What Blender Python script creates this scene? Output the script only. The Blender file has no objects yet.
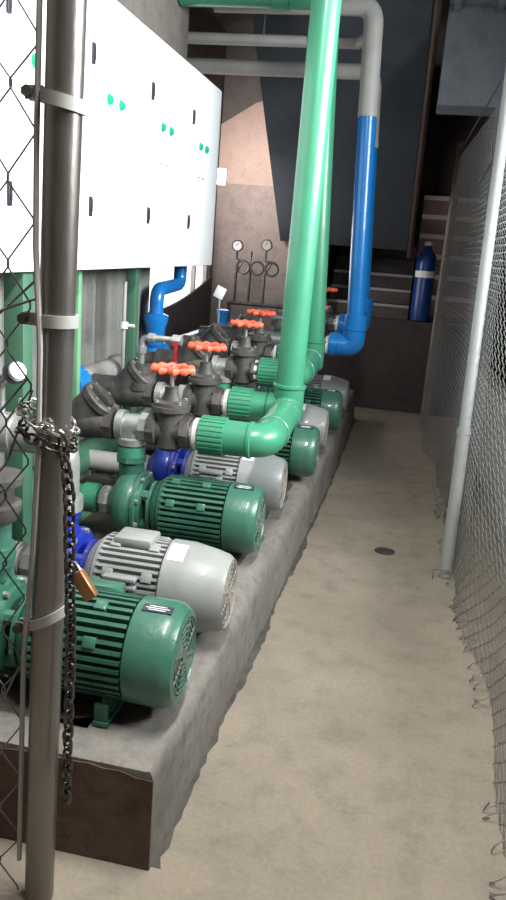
import bpy, bmesh, math, random
from mathutils import Vector, Matrix
random.seed(7)
S = bpy.context.scene
COL = S.collection
PI = math.pi
R = math.radians
V = Vector

# ------------------------------------------------------------------ materials
def mat(name, col, rough=.5, metal=0., col2=None, nscale=8., ndetail=4., mix=(.35, .65), bump=0., bscale=40., coat=0., spec=.5, stretch=None):
    m = bpy.data.materials.new(name); m.use_nodes = True
    nt = m.node_tree; b = nt.nodes['Principled BSDF']
    b.inputs['Base Color'].default_value = (*col, 1)
    b.inputs['Roughness'].default_value = rough
    b.inputs['Metallic'].default_value = metal
    b.inputs['Specular IOR Level'].default_value = spec
    b.inputs['Coat Weight'].default_value = coat
    tc = nt.nodes.new('ShaderNodeTexCoord')
    src = tc.outputs['Object']
    if stretch:
        mp = nt.nodes.new('ShaderNodeMapping'); mp.inputs['Scale'].default_value = stretch
        nt.links.new(src, mp.inputs['Vector']); src = mp.outputs['Vector']
    if col2:
        n = nt.nodes.new('ShaderNodeTexNoise'); n.inputs['Scale'].default_value = nscale; n.inputs['Detail'].default_value = ndetail
        nt.links.new(src, n.inputs['Vector'])
        r = nt.nodes.new('ShaderNodeValToRGB')
        r.color_ramp.elements[0].position = mix[0]; r.color_ramp.elements[0].color = (*col, 1)
        r.color_ramp.elements[1].position = mix[1]; r.color_ramp.elements[1].color = (*col2, 1)
        nt.links.new(n.outputs['Fac'], r.inputs['Fac']); nt.links.new(r.outputs['Color'], b.inputs['Base Color'])
    if bump:
        n = nt.nodes.new('ShaderNodeTexNoise'); n.inputs['Scale'].default_value = bscale; n.inputs['Detail'].default_value = 6
        nt.links.new(src, n.inputs['Vector'])
        bp = nt.nodes.new('ShaderNodeBump'); bp.inputs['Strength'].default_value = bump; bp.inputs['Distance'].default_value = .01
        nt.links.new(n.outputs['Fac'], bp.inputs['Height']); nt.links.new(bp.outputs['Normal'], b.inputs['Normal'])
    return m

def emis(name, col, strength):
    m = bpy.data.materials.new(name); m.use_nodes = True
    b = m.node_tree.nodes['Principled BSDF']
    b.inputs['Base Color'].default_value = (*col, 1)
    b.inputs['Emission Color'].default_value = (*col, 1); b.inputs['Emission Strength'].default_value = strength
    return m

M = dict(
    white=mat('white_enamel', (.88, .89, .90), .35),
    seam=mat('door_gasket', (.30, .32, .35), .6),
    black=mat('black_plastic', (.02, .02, .03), .4),
    lamp_green=mat('green_button', (.0, .35, .17), .3),
    ppr=mat('green_plastic_pipe', (.045, .26, .145), .36, col2=(.05, .225, .13), nscale=5, coat=.15),
    pump_green=mat('green_pump_paint', (.035, .13, .088), .36, col2=(.048, .16, .11), nscale=9, bump=.12, bscale=60, coat=.25),
    fin_green=mat('dusty_green_paint', (.022, .10, .065), .5, col2=(.045, .14, .095), nscale=14, bump=.1),
    grey=mat('grey_motor_paint', (.24, .25, .245), .45, col2=(.30, .31, .30), nscale=8, bump=.1, coat=.15),
    dusty=mat('dusty_grille', (.17, .14, .11), .8, col2=(.30, .27, .24), nscale=22),
    grille=mat('dusty_green_grille', (.03, .10, .07), .7, col2=(.14, .16, .13), nscale=24),
    royal=mat('royal_blue_paint', (.012, .025, .36), .35, col2=(.02, .04, .28), nscale=9, coat=.25),
    blue=mat('bright_blue_pipe', (.008, .19, .55), .28, col2=(.010, .16, .46), nscale=5, coat=.3),
    navy=mat('blue_plastic', (.012, .05, .22), .3),
    iron=mat('dark_iron', (.055, .053, .050), .55, metal=.25, col2=(.11, .10, .09), nscale=18, bump=.3, bscale=50),
    galv=mat('galvanised_steel', (.36, .37, .36), .38, metal=.65, col2=(.50, .50, .48), nscale=12, bump=.1),
    oldgalv=mat('weathered_galvanised', (.30, .285, .265), .34, metal=.8, col2=(.14, .125, .11), nscale=6, mix=(.35, .7), bump=.15, stretch=(1, 1, .25)),
    pole=mat('grey_painted_pole', (.37, .385, .38), .5, metal=.2, col2=(.29, .30, .30), nscale=5, stretch=(1, 1, .3)),
    chrome=mat('shiny_steel', (.6, .58, .56), .22, metal=.9),
    chainm=mat('steel_chain', (.06, .05, .045), .3, metal=.85, col2=(.16, .14, .13), nscale=40),
    collar=mat('white_fitting', (.78, .78, .75), .4),
    orange=mat('orange_handwheel', (.88, .15, .075), .45, col2=(.80, .12, .06), nscale=20),
    red=mat('red_paint', (.45, .02, .03), .4),
    brass=mat('old_brass', (.40, .20, .09), .35, metal=.6),
    wire=mat('galvanised_wire', (.22, .22, .21), .45, metal=.5, col2=(.12, .11, .10), nscale=10),
    wiredk=mat('dull_fence_wire', (.20, .20, .19), .55, metal=.4, col2=(.22, .22, .21), nscale=6),
    plate=mat('dark_nameplate', (.04, .04, .05), .3),
    sticker=mat('white_sticker', (.85, .85, .86), .5),
    gcol=mat('light_green_steel', (.17, .38, .20), .45, col2=(.12, .28, .15), nscale=6),
    gcold=mat('dark_green_steel', (.04, .12, .075), .5, col2=(.06, .15, .09), nscale=6),
    paleg=mat('pale_grey_pipe', (.40, .39, .37), .5, col2=(.33, .32, .30), nscale=6),
    ledge=mat('pale_step_edge', (.50, .47, .46), .6),
    joint=mat('dark_grout', (.06, .055, .05), .9, col2=(.10, .09, .08), nscale=14),
    skyglow=emis('daylight_pane', (1., .97, .99), 1.4),
    lampglow=emis('lamp_tube', (1., .98, .94), 6.0),
    pilot=emis('lit_pilot_panel', (1., 1., 1.), 1.6),
)

def concrete(name, base, dark, light, s1=1.6, s2=14., bump=.25, rough=.85):
    m = bpy.data.materials.new(name); m.use_nodes = True
    nt = m.node_tree; b = nt.nodes['Principled BSDF']; b.inputs['Roughness'].default_value = rough
    b.inputs['Specular IOR Level'].default_value = .3
    tc = nt.nodes.new('ShaderNodeTexCoord')
    def noise(s, d=5, rg=.6):
        n = nt.nodes.new('ShaderNodeTexNoise'); n.inputs['Scale'].default_value = s; n.inputs['Detail'].default_value = d
        n.inputs['Roughness'].default_value = rg; nt.links.new(tc.outputs['Object'], n.inputs['Vector']); return n
    n1 = noise(s1); n2 = noise(s2); n3 = noise(70, 3)
    r1 = nt.nodes.new('ShaderNodeValToRGB'); r1.color_ramp.elements[0].position = .35; r1.color_ramp.elements[1].position = .68
    r1.color_ramp.elements[0].color = (*base, 1); r1.color_ramp.elements[1].color = (*light, 1)
    nt.links.new(n1.outputs['Fac'], r1.inputs['Fac'])
    r2 = nt.nodes.new('ShaderNodeValToRGB'); r2.color_ramp.elements[0].position = .3; r2.color_ramp.elements[1].position = .52
    r2.color_ramp.elements[0].color = (1, 1, 1, 1); r2.color_ramp.elements[1].color = (0, 0, 0, 1)
    nt.links.new(n2.outputs['Fac'], r2.inputs['Fac'])
    mx = nt.nodes.new('ShaderNodeMix'); mx.data_type = 'RGBA'
    k = nt.nodes.new('ShaderNodeMath'); k.operation = 'MULTIPLY'; k.inputs[1].default_value = .5
    nt.links.new(r2.outputs['Color'], k.inputs[0]); nt.links.new(k.outputs[0], mx.inputs['Factor'])
    nt.links.new(r1.outputs['Color'], mx.inputs['A']); mx.inputs['B'].default_value = (*dark, 1)
    mul = nt.nodes.new('ShaderNodeMix'); mul.data_type = 'RGBA'; mul.blend_type = 'MULTIPLY'; mul.inputs['Factor'].default_value = .35
    nt.links.new(mx.outputs['Result'], mul.inputs['A']); nt.links.new(n3.outputs['Fac'], mul.inputs['B'])
    nt.links.new(mul.outputs['Result'], b.inputs['Base Color'])
    bp = nt.nodes.new('ShaderNodeBump'); bp.inputs['Strength'].default_value = bump; bp.inputs['Distance'].default_value = .01
    nt.links.new(n2.outputs['Fac'], bp.inputs['Height']); nt.links.new(bp.outputs['Normal'], b.inputs['Normal'])
    return m
M['floor'] = concrete('floor_concrete', (.325, .28, .22), (.21, .193, .155), (.405, .345, .27), 1.9, 9.)
M['plinth'] = concrete('plinth_concrete', (.195, .18, .16), (.11, .10, .09), (.29, .27, .24), 3.2, 18., .5)
M['brownface'] = concrete('brown_plinth_face', (.105, .066, .05), (.045, .032, .027), (.16, .105, .08), 5, 22., .4)
M['wallc'] = concrete('wall_concrete', (.20, .175, .155), (.13, .115, .10), (.25, .22, .195), 1.5, 12., .3)
M['pink'] = concrete('lit_pink_plaster', (.56, .43, .38), (.48, .36, .32), (.64, .50, .44), 1.2, 8., .15)  # pink plaster, with the light falling on the rear wall in its colour
M['ceil'] = concrete('ceiling_concrete', (.16, .15, .145), (.11, .105, .10), (.20, .19, .185), 1.2, 9., .2)
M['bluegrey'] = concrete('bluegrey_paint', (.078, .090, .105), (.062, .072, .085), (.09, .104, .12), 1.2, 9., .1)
M['rear'] = concrete('pale_rear_concrete', (.40, .34, .31), (.27, .23, .21), (.48, .41, .38), 1.5, 12., .3)
M['slab'] = concrete('pale_bluegrey_slab', (.24, .26, .30), (.17, .18, .21), (.30, .32, .36), 1.2, 9., .1)
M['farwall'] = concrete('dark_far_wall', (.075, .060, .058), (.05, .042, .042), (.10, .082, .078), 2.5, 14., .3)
M['stepc'] = concrete('step_concrete', (.11, .095, .09), (.07, .062, .06), (.15, .13, .125), 3, 14., .3)
M['brick'] = concrete('pinkish_masonry', (.26, .17, .16), (.15, .10, .10), (.34, .24, .22), 3, 14., .3)
M['sheet'] = concrete('grey_sheet', (.26, .255, .235), (.17, .17, .155), (.33, .325, .30), 2, 10., .1)
M['rwall'] = concrete('pale_low_wall', (.62, .61, .58), (.40, .40, .37), (.74, .72, .69), 2, 16., .4)

# ------------------------------------------------------------------ mesh helpers
def nb(): return bmesh.new()

def box(bm, a, b, bev=0., rot=None, org=None):
    a = V(a); b = V(b); c = (a + b) / 2; s = b - a
    r = bmesh.ops.create_cube(bm, size=1)
    vs = r['verts']
    for v in vs: v.co = V((v.co.x * s.x, v.co.y * s.y, v.co.z * s.z))
    if bev > 0:
        es = list({e for v in vs for e in v.link_edges})
        q = bmesh.ops.bevel(bm, geom=es, offset=min(bev, min(abs(s.x), abs(s.y), abs(s.z)) * .45), segments=2, affect='EDGES', profile=.5)
        vs = list({v for f in q['faces'] for v in f.verts} | {v for v in vs if v.is_valid})
        # whole island
        seen = set(vs); st = list(vs)
        while st:
            v = st.pop()
            for e in v.link_edges:
                o = e.other_vert(v)
                if o not in seen: seen.add(o); st.append(o)
        vs = list(seen)
    for v in vs:
        p = v.co.copy()
        if rot: p = rot @ p
        v.co = p + c
    return vs

def tube(bm, pts, r, seg=16, caps=True, closed=False):
    pts = [V(p) for p in pts]
    n = len(pts); rr = r if isinstance(r, (list, tuple)) else [r] * n
    tans = []
    for i in range(n):
        if closed: t = pts[(i + 1) % n] - pts[i - 1]
        elif i == 0: t = pts[1] - pts[0]
        elif i == n - 1: t = pts[-1] - pts[-2]
        else:
            a = (pts[i] - pts[i - 1]); b = (pts[i + 1] - pts[i])
            if a.length < 1e-9: t = b
            elif b.length < 1e-9: t = a
            else: t = a.normalized() + b.normalized()
        if t.length < 1e-9: t = V((0, 0, 1))
        tans.append(t.normalized())
    u = V((0, 0, 1)) if abs(tans[0].z) < .9 else V((1, 0, 0))
    u = (u - tans[0] * u.dot(tans[0])).normalized()
    rings = []
    for i in range(n):
        t = tans[i]; u = (u - t * u.dot(t)).normalized(); w = t.cross(u)
        rings.append([bm.verts.new(pts[i] + (u * math.cos(2 * PI * k / seg) + w * math.sin(2 * PI * k / seg)) * rr[i]) for k in range(seg)])
    m = n if closed else n - 1
    for i in range(m):
        A = rings[i]; B = rings[(i + 1) % n]
        for k in range(seg): bm.faces.new((A[k], A[(k + 1) % seg], B[(k + 1) % seg], B[k]))
    if caps and not closed:
        bm.faces.new(list(reversed(rings[0]))); bm.faces.new(rings[-1])

def lathe(bm, org, axis, prof, seg=24):
    """prof: list of (distance along axis, radius)"""
    org = V(org); ax = V(axis).normalized()
    pts = [org + ax * t for t, _ in prof]
    u = V((0, 0, 1)) if abs(ax.z) < .9 else V((1, 0, 0))
    u = (u - ax * u.dot(ax)).normalized(); w = ax.cross(u)
    rings = []
    for p, (_, r) in zip(pts, prof):
        r = max(r, 1e-4)
        rings.append([bm.verts.new(p + (u * math.cos(2 * PI * k / seg) + w * math.sin(2 * PI * k / seg)) * r) for k in range(seg)])
    for A, B in zip(rings, rings[1:]):
        for k in range(seg): bm.faces.new((A[k], A[(k + 1) % seg], B[(k + 1) % seg], B[k]))
    bm.faces.new(list(reversed(rings[0]))); bm.faces.new(rings[-1])

def fillet(pts, rad, n=6):
    pts = [V(p) for p in pts]; out = [pts[0]]
    for i in range(1, len(pts) - 1):
        a = (pts[i - 1] - pts[i]); b = (pts[i + 1] - pts[i])
        d = min(rad, a.length * .49, b.length * .49)
        pa = pts[i] + a.normalized() * d; pb = pts[i] + b.normalized() * d
        for k in range(n + 1):
            t = k / n; out.append(pa.lerp(pts[i], t).lerp(pts[i].lerp(pb, t), t))
    out.append(pts[-1]); return out

def gear(bm, x0, x1, r0, r1, nf, cy=0, cz=0, duty=.45, flat=None):
    """finned cylinder along x"""
    prof = []
    for k in range(nf):
        a = 2 * PI * k / nf; d = 2 * PI / nf
        for da, r in ((-.5 * duty, r1), (.5 * duty, r1), (.62 * duty, r0), (1 - .62 * duty, r0)):
            an = a + da * d
            prof.append((r * math.cos(an), r * math.sin(an)))
    A = [bm.verts.new((x0, cy + p[0], cz + p[1])) for p in prof]
    B = [bm.verts.new((x1, cy + p[0], cz + p[1])) for p in prof]
    n = len(prof)
    for k in range(n): bm.faces.new((A[k], B[k], B[(k + 1) % n], A[(k + 1) % n]))
    bm.faces.new(A); bm.faces.new(list(reversed(B)))

def link(name, bm, m, parent=None, smooth=True, ang=35):
    bmesh.ops.recalc_face_normals(bm, faces=bm.faces)
    me = bpy.data.meshes.new(name); bm.to_mesh(me); bm.free()
    me.materials.append(M[m] if isinstance(m, str) else m)
    if smooth:
        me.shade_smooth(); me.set_sharp_from_angle(angle=R(ang))
    o = bpy.data.objects.new(name, me); COL.objects.link(o)
    if parent: o.parent = parent
    return o

def thing(name, label, cat, loc=(0, 0, 0), rz=0, group=None):
    o = bpy.data.objects.new(name, None); COL.objects.link(o); o.empty_display_size = .1
    o.location = loc; o.rotation_euler = (0, 0, rz); o['label'] = label; o['category'] = cat
    if group: o['group'] = group
    return o
def tag(o, label, cat, group=None):
    o['label'] = label; o['category'] = cat
    if group: o['group'] = group
    return o
def struct(name, bm, m, **k):
    o = link(name, bm, m, **k); o['kind'] = 'structure'; return o
def dup(root, loc, label, rz=0, group=None):
    def rec(o, par):
        c = o.copy(); COL.objects.link(c); c.parent = par
        for ch in [q for q in bpy.data.objects if q.parent == o]: rec(ch, c)
        return c
    r = rec(root, None); r.location = loc; r.rotation_euler = (0, 0, rz); r['label'] = label
    if group: r['group'] = group
    return r

# ------------------------------------------------------------------ camera (plumb, level and corridor direction solved from the photo)
H = 1.45; F = 783.
D = V((162, -192, 783)).normalized()
dn = V((-233, 3000, 783)); dn = (dn - D * dn.dot(D)).normalized()
up = -dn; Rt = D.cross(up)
if Rt.x < 0: Rt = -Rt
# rows: world axes expressed in camera (x right, y down, z forward)
cx = V((Rt.x, D.x, up.x)); cy = V((Rt.y, D.y, up.y)); cz = V((Rt.z, D.z, up.z))
rot = Matrix((cx, -cy, -cz)).transposed()
cd = bpy.data.cameras.new('camera'); cam = bpy.data.objects.new('camera', cd); COL.objects.link(cam)
cam.matrix_world = Matrix.Translation((0, 0, H)) @ rot.to_4x4()
cd.sensor_fit = 'VERTICAL'; cd.sensor_height = 24; cd.lens = F / 900 * 24; cd.clip_start = .02
S.camera = cam

# ------------------------------------------------------------------ setting
bm = nb(); box(bm, (-2.1, -1.2, -.1), (2.4, 9.2, 0)); struct('floor', bm, 'floor')
bm = nb(); box(bm, (-2.1, -1.2, 3.3), (2.4, 9.2, 3.4)); struct('ceiling', bm, 'ceil')
# left wall with a window opening far down, ribbed grey sheeting below the cabinets
WX = -1.5
WF = -1.92
bm = nb()
wy0, wy1, wz0, wz1 = 5.45, 7.5, .86, 1.75
box(bm, (WX - .1, -1.2, 0), (WX, 4.4, 3.3)); box(bm, (WX - .1, 4.4, 1.33), (WX, 5.0, 3.3)); box(bm, (WF, 4.9, 1.33), (WX - .1, 5.0, 3.3)); box(bm, (WF, 4.3, 0), (WX - .1, 4.4, 1.33))
struct('wall_left', bm, 'wallc', smooth=False)
bm = nb()
box(bm, (WF - .1, 4.3, 0), (WF, wy0, 3.3)); box(bm, (WF - .1, wy1, 0), (WF, 9.2, 3.3))
box(bm, (WF - .1, wy0, 0), (WF, wy1, wz0)); box(bm, (WF - .1, wy0, wz1), (WF, wy1, 3.3))
struct('wall_left_far', bm, 'wallc', smooth=False)
bm = nb()
y = 1.2; pts = []
while y < 4.25:
    pts += [(WX + .005, y), (WX + .005, y + .10), (WX + .03, y + .115), (WX + .03, y + .145)]; y += .16
A = [bm.verts.new((p[0], p[1], 0)) for p in pts]; B = [bm.verts.new((p[0], p[1], 1.29)) for p in pts]
Cc = [bm.verts.new((WX + .001, p[1], 0)) for p in pts]; Dd = [bm.verts.new((WX + .001, p[1], 1.29)) for p in pts]
for i in range(len(pts) - 1):
    bm.faces.new((A[i], A[i + 1], B[i + 1], B[i])); bm.faces.new((B[i], B[i + 1], Dd[i + 1], Dd[i])); bm.faces.new((Cc[i + 1], Cc[i], Dd[i], Dd[i + 1]))
    bm.faces.new((A[i + 1], A[i], Cc[i], Cc[i + 1]))
bm.faces.new((A[0], B[0], Dd[0], Cc[0])); bm.faces.new((A[-1], Cc[-1], Dd[-1], B[-1]))
struct('trim_1', bm, 'sheet', smooth=False)
w1 = nb(); box(w1, (WF - .09, wy0 - .02, wz0 - .02), (WF - .06, wy1 + .02, wz1 + .02))
w1 = struct('window_1', w1, 'skyglow')
fr = nb()
for a, b in (((wy0, wz0), (wy0 + .04, wz1)), ((wy1 - .04, wz0), (wy1, wz1)), ((wy0, wz0), (wy1, wz0 + .03)), ((wy0, wz1 - .04), (wy1, wz1)), ((7.05, wz0), (7.09, wz1))):
    box(fr, (WF - .058, a[0], a[1]), (WF - .02, b[0], b[1]))
link('window_frame', fr, 'paleg', w1)
fr = nb(); lo = []; hi = []
for k in range(21):
    y = 5.5 + (7.5 - 5.5) * k / 20; lo.append((y, .5)); hi.append((y, .90 + .24 * (k / 20) ** 2.0))
A = [fr.verts.new((WF + .012, p[0], p[1])) for p in lo]; B = [fr.verts.new((WF + .012, p[0], p[1])) for p in hi]
for k in range(20): fr.faces.new((A[k], A[k + 1], B[k + 1], B[k]))
ex = bmesh.ops.extrude_face_region(fr, geom=fr.faces[:])
for v in [g for g in ex['geom'] if isinstance(g, bmesh.types.BMVert)]: v.co.x += .02
link('sagging_cover', fr, 'farwall', w1, smooth=False)
# back wall pieces
BY = 7.62
bm = nb(); box(bm, (WF, BY, 0), (-.81, BY + .15, 2.0)); struct('wall_back', bm, 'rear')
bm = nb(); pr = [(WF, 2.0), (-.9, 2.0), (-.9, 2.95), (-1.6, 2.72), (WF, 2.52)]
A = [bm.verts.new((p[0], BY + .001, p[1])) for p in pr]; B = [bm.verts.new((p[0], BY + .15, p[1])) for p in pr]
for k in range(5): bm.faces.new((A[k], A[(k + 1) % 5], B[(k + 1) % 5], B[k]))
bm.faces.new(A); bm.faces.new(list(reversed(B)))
struct('wall_back_lit', bm, 'pink', smooth=False)  # lit part of the wall; the slanted top is a shadow edge cut as shape
bm = nb(); box(bm, (WF, BY + .02, 2.4), (-.81, BY + .14, 3.3)); struct('wall_back_top', bm, 'ceil')  # darker concrete stands in for the shade above the slanted edge
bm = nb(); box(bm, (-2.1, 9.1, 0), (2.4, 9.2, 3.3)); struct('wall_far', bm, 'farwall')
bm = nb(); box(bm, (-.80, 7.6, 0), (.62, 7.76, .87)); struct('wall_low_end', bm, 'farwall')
# right: low pale wall behind the fence, dark space behind it
bm = nb(); box(bm, (.62, 1.0, 0), (.74, 7.59, .62), .01); struct('wall_low_right', bm, 'rwall')
bm = nb(); box(bm, (2.3, -1.2, 0), (2.4, 9.2, 3.3)); struct('wall_right', bm, 'stepc')
bm = nb(); box(bm, (-2.1, -1.3, 0), (2.4, -1.2, 3.3)); struct('wall_near', bm, 'wallc')
# overhead beam across on the right
bm = nb(); box(bm, (.02, 5.6, 2.42), (2.3, 5.95, 3.3), .01); struct('trim_2', bm, 'slab')
bm = nb(); box(bm, (.02, 3.6, 3.0), (2.3, 5.6, 3.12)); 
for k in range(9): box(bm, (.05 + k * .26, 3.62, 2.97), (.09 + k * .26, 5.6, 3.0))
struct('trim_3', bm, 'slab')

# stair: sloped blue-grey soffit going up towards the camera, steps at the back
st = thing('staircase', 'concrete staircase with dark blue-grey sloping underside at the end of the passage', 'stairs', (-.58, 7.76, 0))
def loc(p): return (p[0] + .58, p[1] - 7.76, p[2])
bm = nb()
pr = [(6.62, 1.52), (3.9, 3.29), (4.25, 3.29), (6.8, 1.70)]
pr = [(7.50, 1.51), (5.98, 2.66), (5.15, 3.29), (5.40, 3.29), (6.1, 2.78), (7.58, 1.66), (7.58, 1.51)]
A = [bm.verts.new(loc((-1.255, a, b))) for a, b in pr]; B = [bm.verts.new(loc((-.08, a, b))) for a, b in pr]
n = len(pr)
for i in range(n): bm.faces.new((A[i], A[(i + 1) % n], B[(i + 1) % n], B[i]))
bm.faces.new(list(reversed(A))); bm.faces.new(B)
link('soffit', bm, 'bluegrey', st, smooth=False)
bm = nb()
tube(bm, [loc((-.052, 7.58, 1.46)), loc((-.052, 5.95, 2.69)), loc((-.052, 5.16, 3.28))], .025, 8)
link('stringer_rail', bm, mat('brown_rail', (.12, .085, .07), .5, .3), st)
for i, (y0, z0) in enumerate(((7.77, .86), (7.92, 1.0), (8.07, 1.14), (8.22, 1.28), (8.37, 1.42))):
    bm = nb(); box(bm, loc((-.78, y0, z0)), loc((.0, y0 + .15, z0 + .139)), .006); s_ = link('step', bm, 'stepc', st)
    if i in (0, 1, 2):
        bm = nb(); box(bm, loc((-.78, y0 - .012, z0 + .115)), loc((.0, y0, z0 + .142)), .003); link('nosing', bm, 'ledge' if i == 2 else 'paleg', s_)
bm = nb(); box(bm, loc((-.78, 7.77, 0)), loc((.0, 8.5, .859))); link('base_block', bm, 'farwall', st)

# distant pinkish steps beyond the barrel
ms = thing('masonry_steps', 'narrow pinkish masonry steps with pale edges rising beyond the blue cylinder', 'steps', (.22, 8.1, 0))
for k in range(6):
    bm = nb(); box(bm, (-.2, .1 + k * .14, .9 + k * .2), (.55, .98, 1.1 + k * .2)); s_ = link('step', bm, 'brick', ms)
    bm = nb(); box(bm, (-.2, .08 + k * .14, 1.055 + k * .2), (.55, .1 + k * .14, 1.1 + k * .2)); link('step_edge', bm, 'ledge', s_)
bm = nb(); box(bm, (-.2, .1, 0), (.55, .98, .899)); link('base_block', bm, 'farwall', ms)

# blue cylinder on the low end wall
bb = thing('water_cylinder', 'tall blue plastic cylinder with white band standing on the dark end wall', 'cylinder', (.108, 7.672, .87))
bm = nb(); lathe(bm, (0, 0, 0), (0, 0, 1), [(0, .07), (.02, .088), (.60, .088), (.63, .07), (.66, .04), (.70, .03)], 24); link('body', bm, 'navy', bb)
bm = nb(); lathe(bm, (0, 0, .41), (0, 0, 1), [(0, .0895), (.06, .0895)], 24); link('band', bm, 'sticker', bb)
bm = nb(); lathe(bm, (0, 0, .70), (0, 0, 1), [(0, .036), (.03, .036), (.035, .02)], 20); link('cap', bm, 'sticker', bb)

# ------------------------------------------------------------------ plinth with worn edge
PX0, PX1, PY0, PY1, PZ = -1.47, -.42, 1.49, 7.0, .27
def px_edge(y): return -.444 + .075 * min(1, (y - 1.49) / 3.4)
bm = nb()
prof_n = 7
rows = []
ny = 90
for j in range(ny + 1):
    y = PY0 + (PY1 - PY0) * j / ny
    xe = px_edge(y); w = lambda s: random.uniform(-s, s)
    ch = (.035 + .012 * math.sin(y * 5.1) + w(.006)) * min(1, .25 + (y - 1.49) / .35)
    row = [(PX0, 0), (PX0, PZ), (xe - .4, PZ), (xe - ch * 1.6, PZ - .002 - abs(w(.003))), (xe - ch * .7, PZ - ch * .25 + w(.004)), (xe - ch * .15, PZ - ch * .9 + w(.003)), (xe + w(.003), PZ - ch * 2), (xe + w(.004), .08), (xe + .006 + w(.004), 0)]
    rows.append([bm.verts.new((p[0], y, p[1])) for p in row])
m_ = len(rows[0])
for a, b in zip(rows, rows[1:]):
    for k in range(m_): bm.faces.new((a[k], b[k], b[(k + 1) % m_], a[(k + 1) % m_]))
f0 = bm.faces.new(rows[0]); bm.faces.new(list(reversed(rows[-1])))
pl = link('equipment_plinth', bm, 'plinth', ang=50)
tag(pl, 'long low concrete plinth with worn edge carrying the row of pumps', 'plinth')
bm = nb()
cnt = 26
lo = []; hi = []
for k in range(cnt + 1):
    x = PX0 + (px_edge(PY0) + .002 - PX0) * k / cnt
    zt = PZ - .012 + random.uniform(-.012, .008) - (.016 if k == cnt else 0)
    lo.append(bm.verts.new((x, PY0 - .004, 0.001))); hi.append(bm.verts.new((x, PY0 - .004, zt)))
for k in range(cnt): bm.faces.new((lo[k], lo[k + 1], hi[k + 1], hi[k]))
ex = bmesh.ops.extrude_face_region(bm, geom=bm.faces[:])
for v in [g for g in ex['geom'] if isinstance(g, bmesh.types.BMVert)]: v.co.y += .006
o = link('brown_front_face', bm, 'brownface', pl, smooth=False)  # thin sheet over the plinth front, browner and darker than the top
o['label'] = 'dark brown front face of the plinth'
bm = nb()
def stain_edge(y): return px_edge(y) - .095 + .022 * math.sin(y * 9.) + .012 * math.sin(y * 23. + 1) + random.uniform(-.005, .005)
prev = None
for j in range(121):
    y = 1.60 + (6.9 - 1.60) * j / 120; x1_ = stain_edge(y) - .25 * max(0, 1 - (y - 1.60) / .09) ** 2; x0_ = -1.42
    a = bm.verts.new((x0_, y + (.02 * math.sin(3) if j == 0 else 0), PZ + .0012)); c_ = bm.verts.new((-.65, y, PZ + .0012)); b = bm.verts.new((x1_, y, PZ + .0012))
    if prev: bm.faces.new((prev[0], prev[1], c_, a)); bm.faces.new((prev[1], prev[2], b, c_))
    prev = (a, c_, b)
o = link('oily_dirt_patch', bm, concrete('oily_dirt', (.075, .07, .062), (.04, .04, .036), (.14, .13, .115), 5, 20., .3), pl, smooth=False)
# grout gap along the plinth foot
bm = nb(); prev = None
for j in range(160):
    y = 1.50 + (7.0 - 1.50) * j / 159; x0 = px_edge(max(y, 1.49)) - .002
    wd = .008 + .010 * abs(math.sin(y * 7.3)) * random.random() + .008 * (random.random() ** 2) + (.012 if 2.3 < y < 2.8 or 3.3 < y < 3.8 else 0)
    a = bm.verts.new((x0, y, .0015)); b = bm.verts.new((x0 + wd + .008, y, .0015))
    if prev: bm.faces.new((prev[0], prev[1], b, a))
    prev = (a, b)
g_ = link('trim_4', bm, 'joint', smooth=False); g_['kind'] = 'structure'
# small drain hole cover
dr = thing('floor_drain', 'small dark round drain cover set in the concrete walkway', 'drain', (.03, 3.8, 0))
bm = nb(); lathe(bm, (0, 0, .0005), (0, 0, 1), [(0, .052), (.004, .05), (.004, .04), (.002, .038)], 24); link('rim', bm, 'iron', dr)
bm = nb()
for k in range(-2, 3): box(bm, (-.034, k * .013 - .003, .001), (.034, k * .013 + .003, .004))
link('grate', bm, 'iron', dr)

# ------------------------------------------------------------------ control cabinets
def cabinet(y0, y1, label, doors=1):
    w = y1 - y0; t = thing('control_cabinet', label, 'cabinet', (-1.33, (y0 + y1) / 2, 1.31), 0, None)
    h = .99
    bm = nb(); box(bm, (-.165, -w / 2 + .002, 0), (.10, w / 2 - .002, h), .006); link('body', bm, 'white', t)
    bm = nb(); box(bm, (.10, -w / 2 + .006, .004), (.106, w / 2 - .006, h - .004)); link('door_gasket', bm, 'seam', t)
    bm = nb(); box(bm, (.106, -w / 2 + .004, .004), (.125, w / 2 - .004, h - .004), .005); d = link('door', bm, 'white', t)
    for z in (.235, .755):
        bm = nb(); box(bm, (.125, -w / 2 + .05, z - .036), (.134, -w / 2 + .073, z + .036), .006); lk = link('lock', bm, 'black', d)
        bm = nb(); box(bm, (.134, -w / 2 + .056, z - .02), (.137, -w / 2 + .067, z + .026), .001); link('latch_handle', bm, 'black', lk)
    for dy in (-w / 2 + .225, -w / 2 + .35):
        bm = nb(); lathe(bm, (.125, dy, .632), (1, 0, 0), [(0, .021), (.005, .021), (.006, .016), (.013, .015), (.015, .011)], 18); link('push_button', bm, 'lamp_green', d)
    for dy in (-w / 2 + .2, -w / 2 + .29):
        bm = nb(); box(bm, (.125, dy, .470), (.1262, dy + .05, .478)); link('label_strip', bm, 'seam', d)
    return t
cy_ = [.95, 1.50, 2.19, 2.80, 3.46, 4.12, 4.76]
cl = ['nearest white control cabinet, cut by the left edge of the photo', 'white control cabinet seen behind the near fence mesh, left of the foreground post',
      'large white control cabinet directly right of the foreground post', 'white control cabinet between the large near one and the end one', 'farthest white control cabinet at the end of the row, lit panel beside it']
cabs = []
for i in range(2, 6): cabs.append(cabinet(cy_[i], cy_[i + 1], cl[i - 1]))
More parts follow.
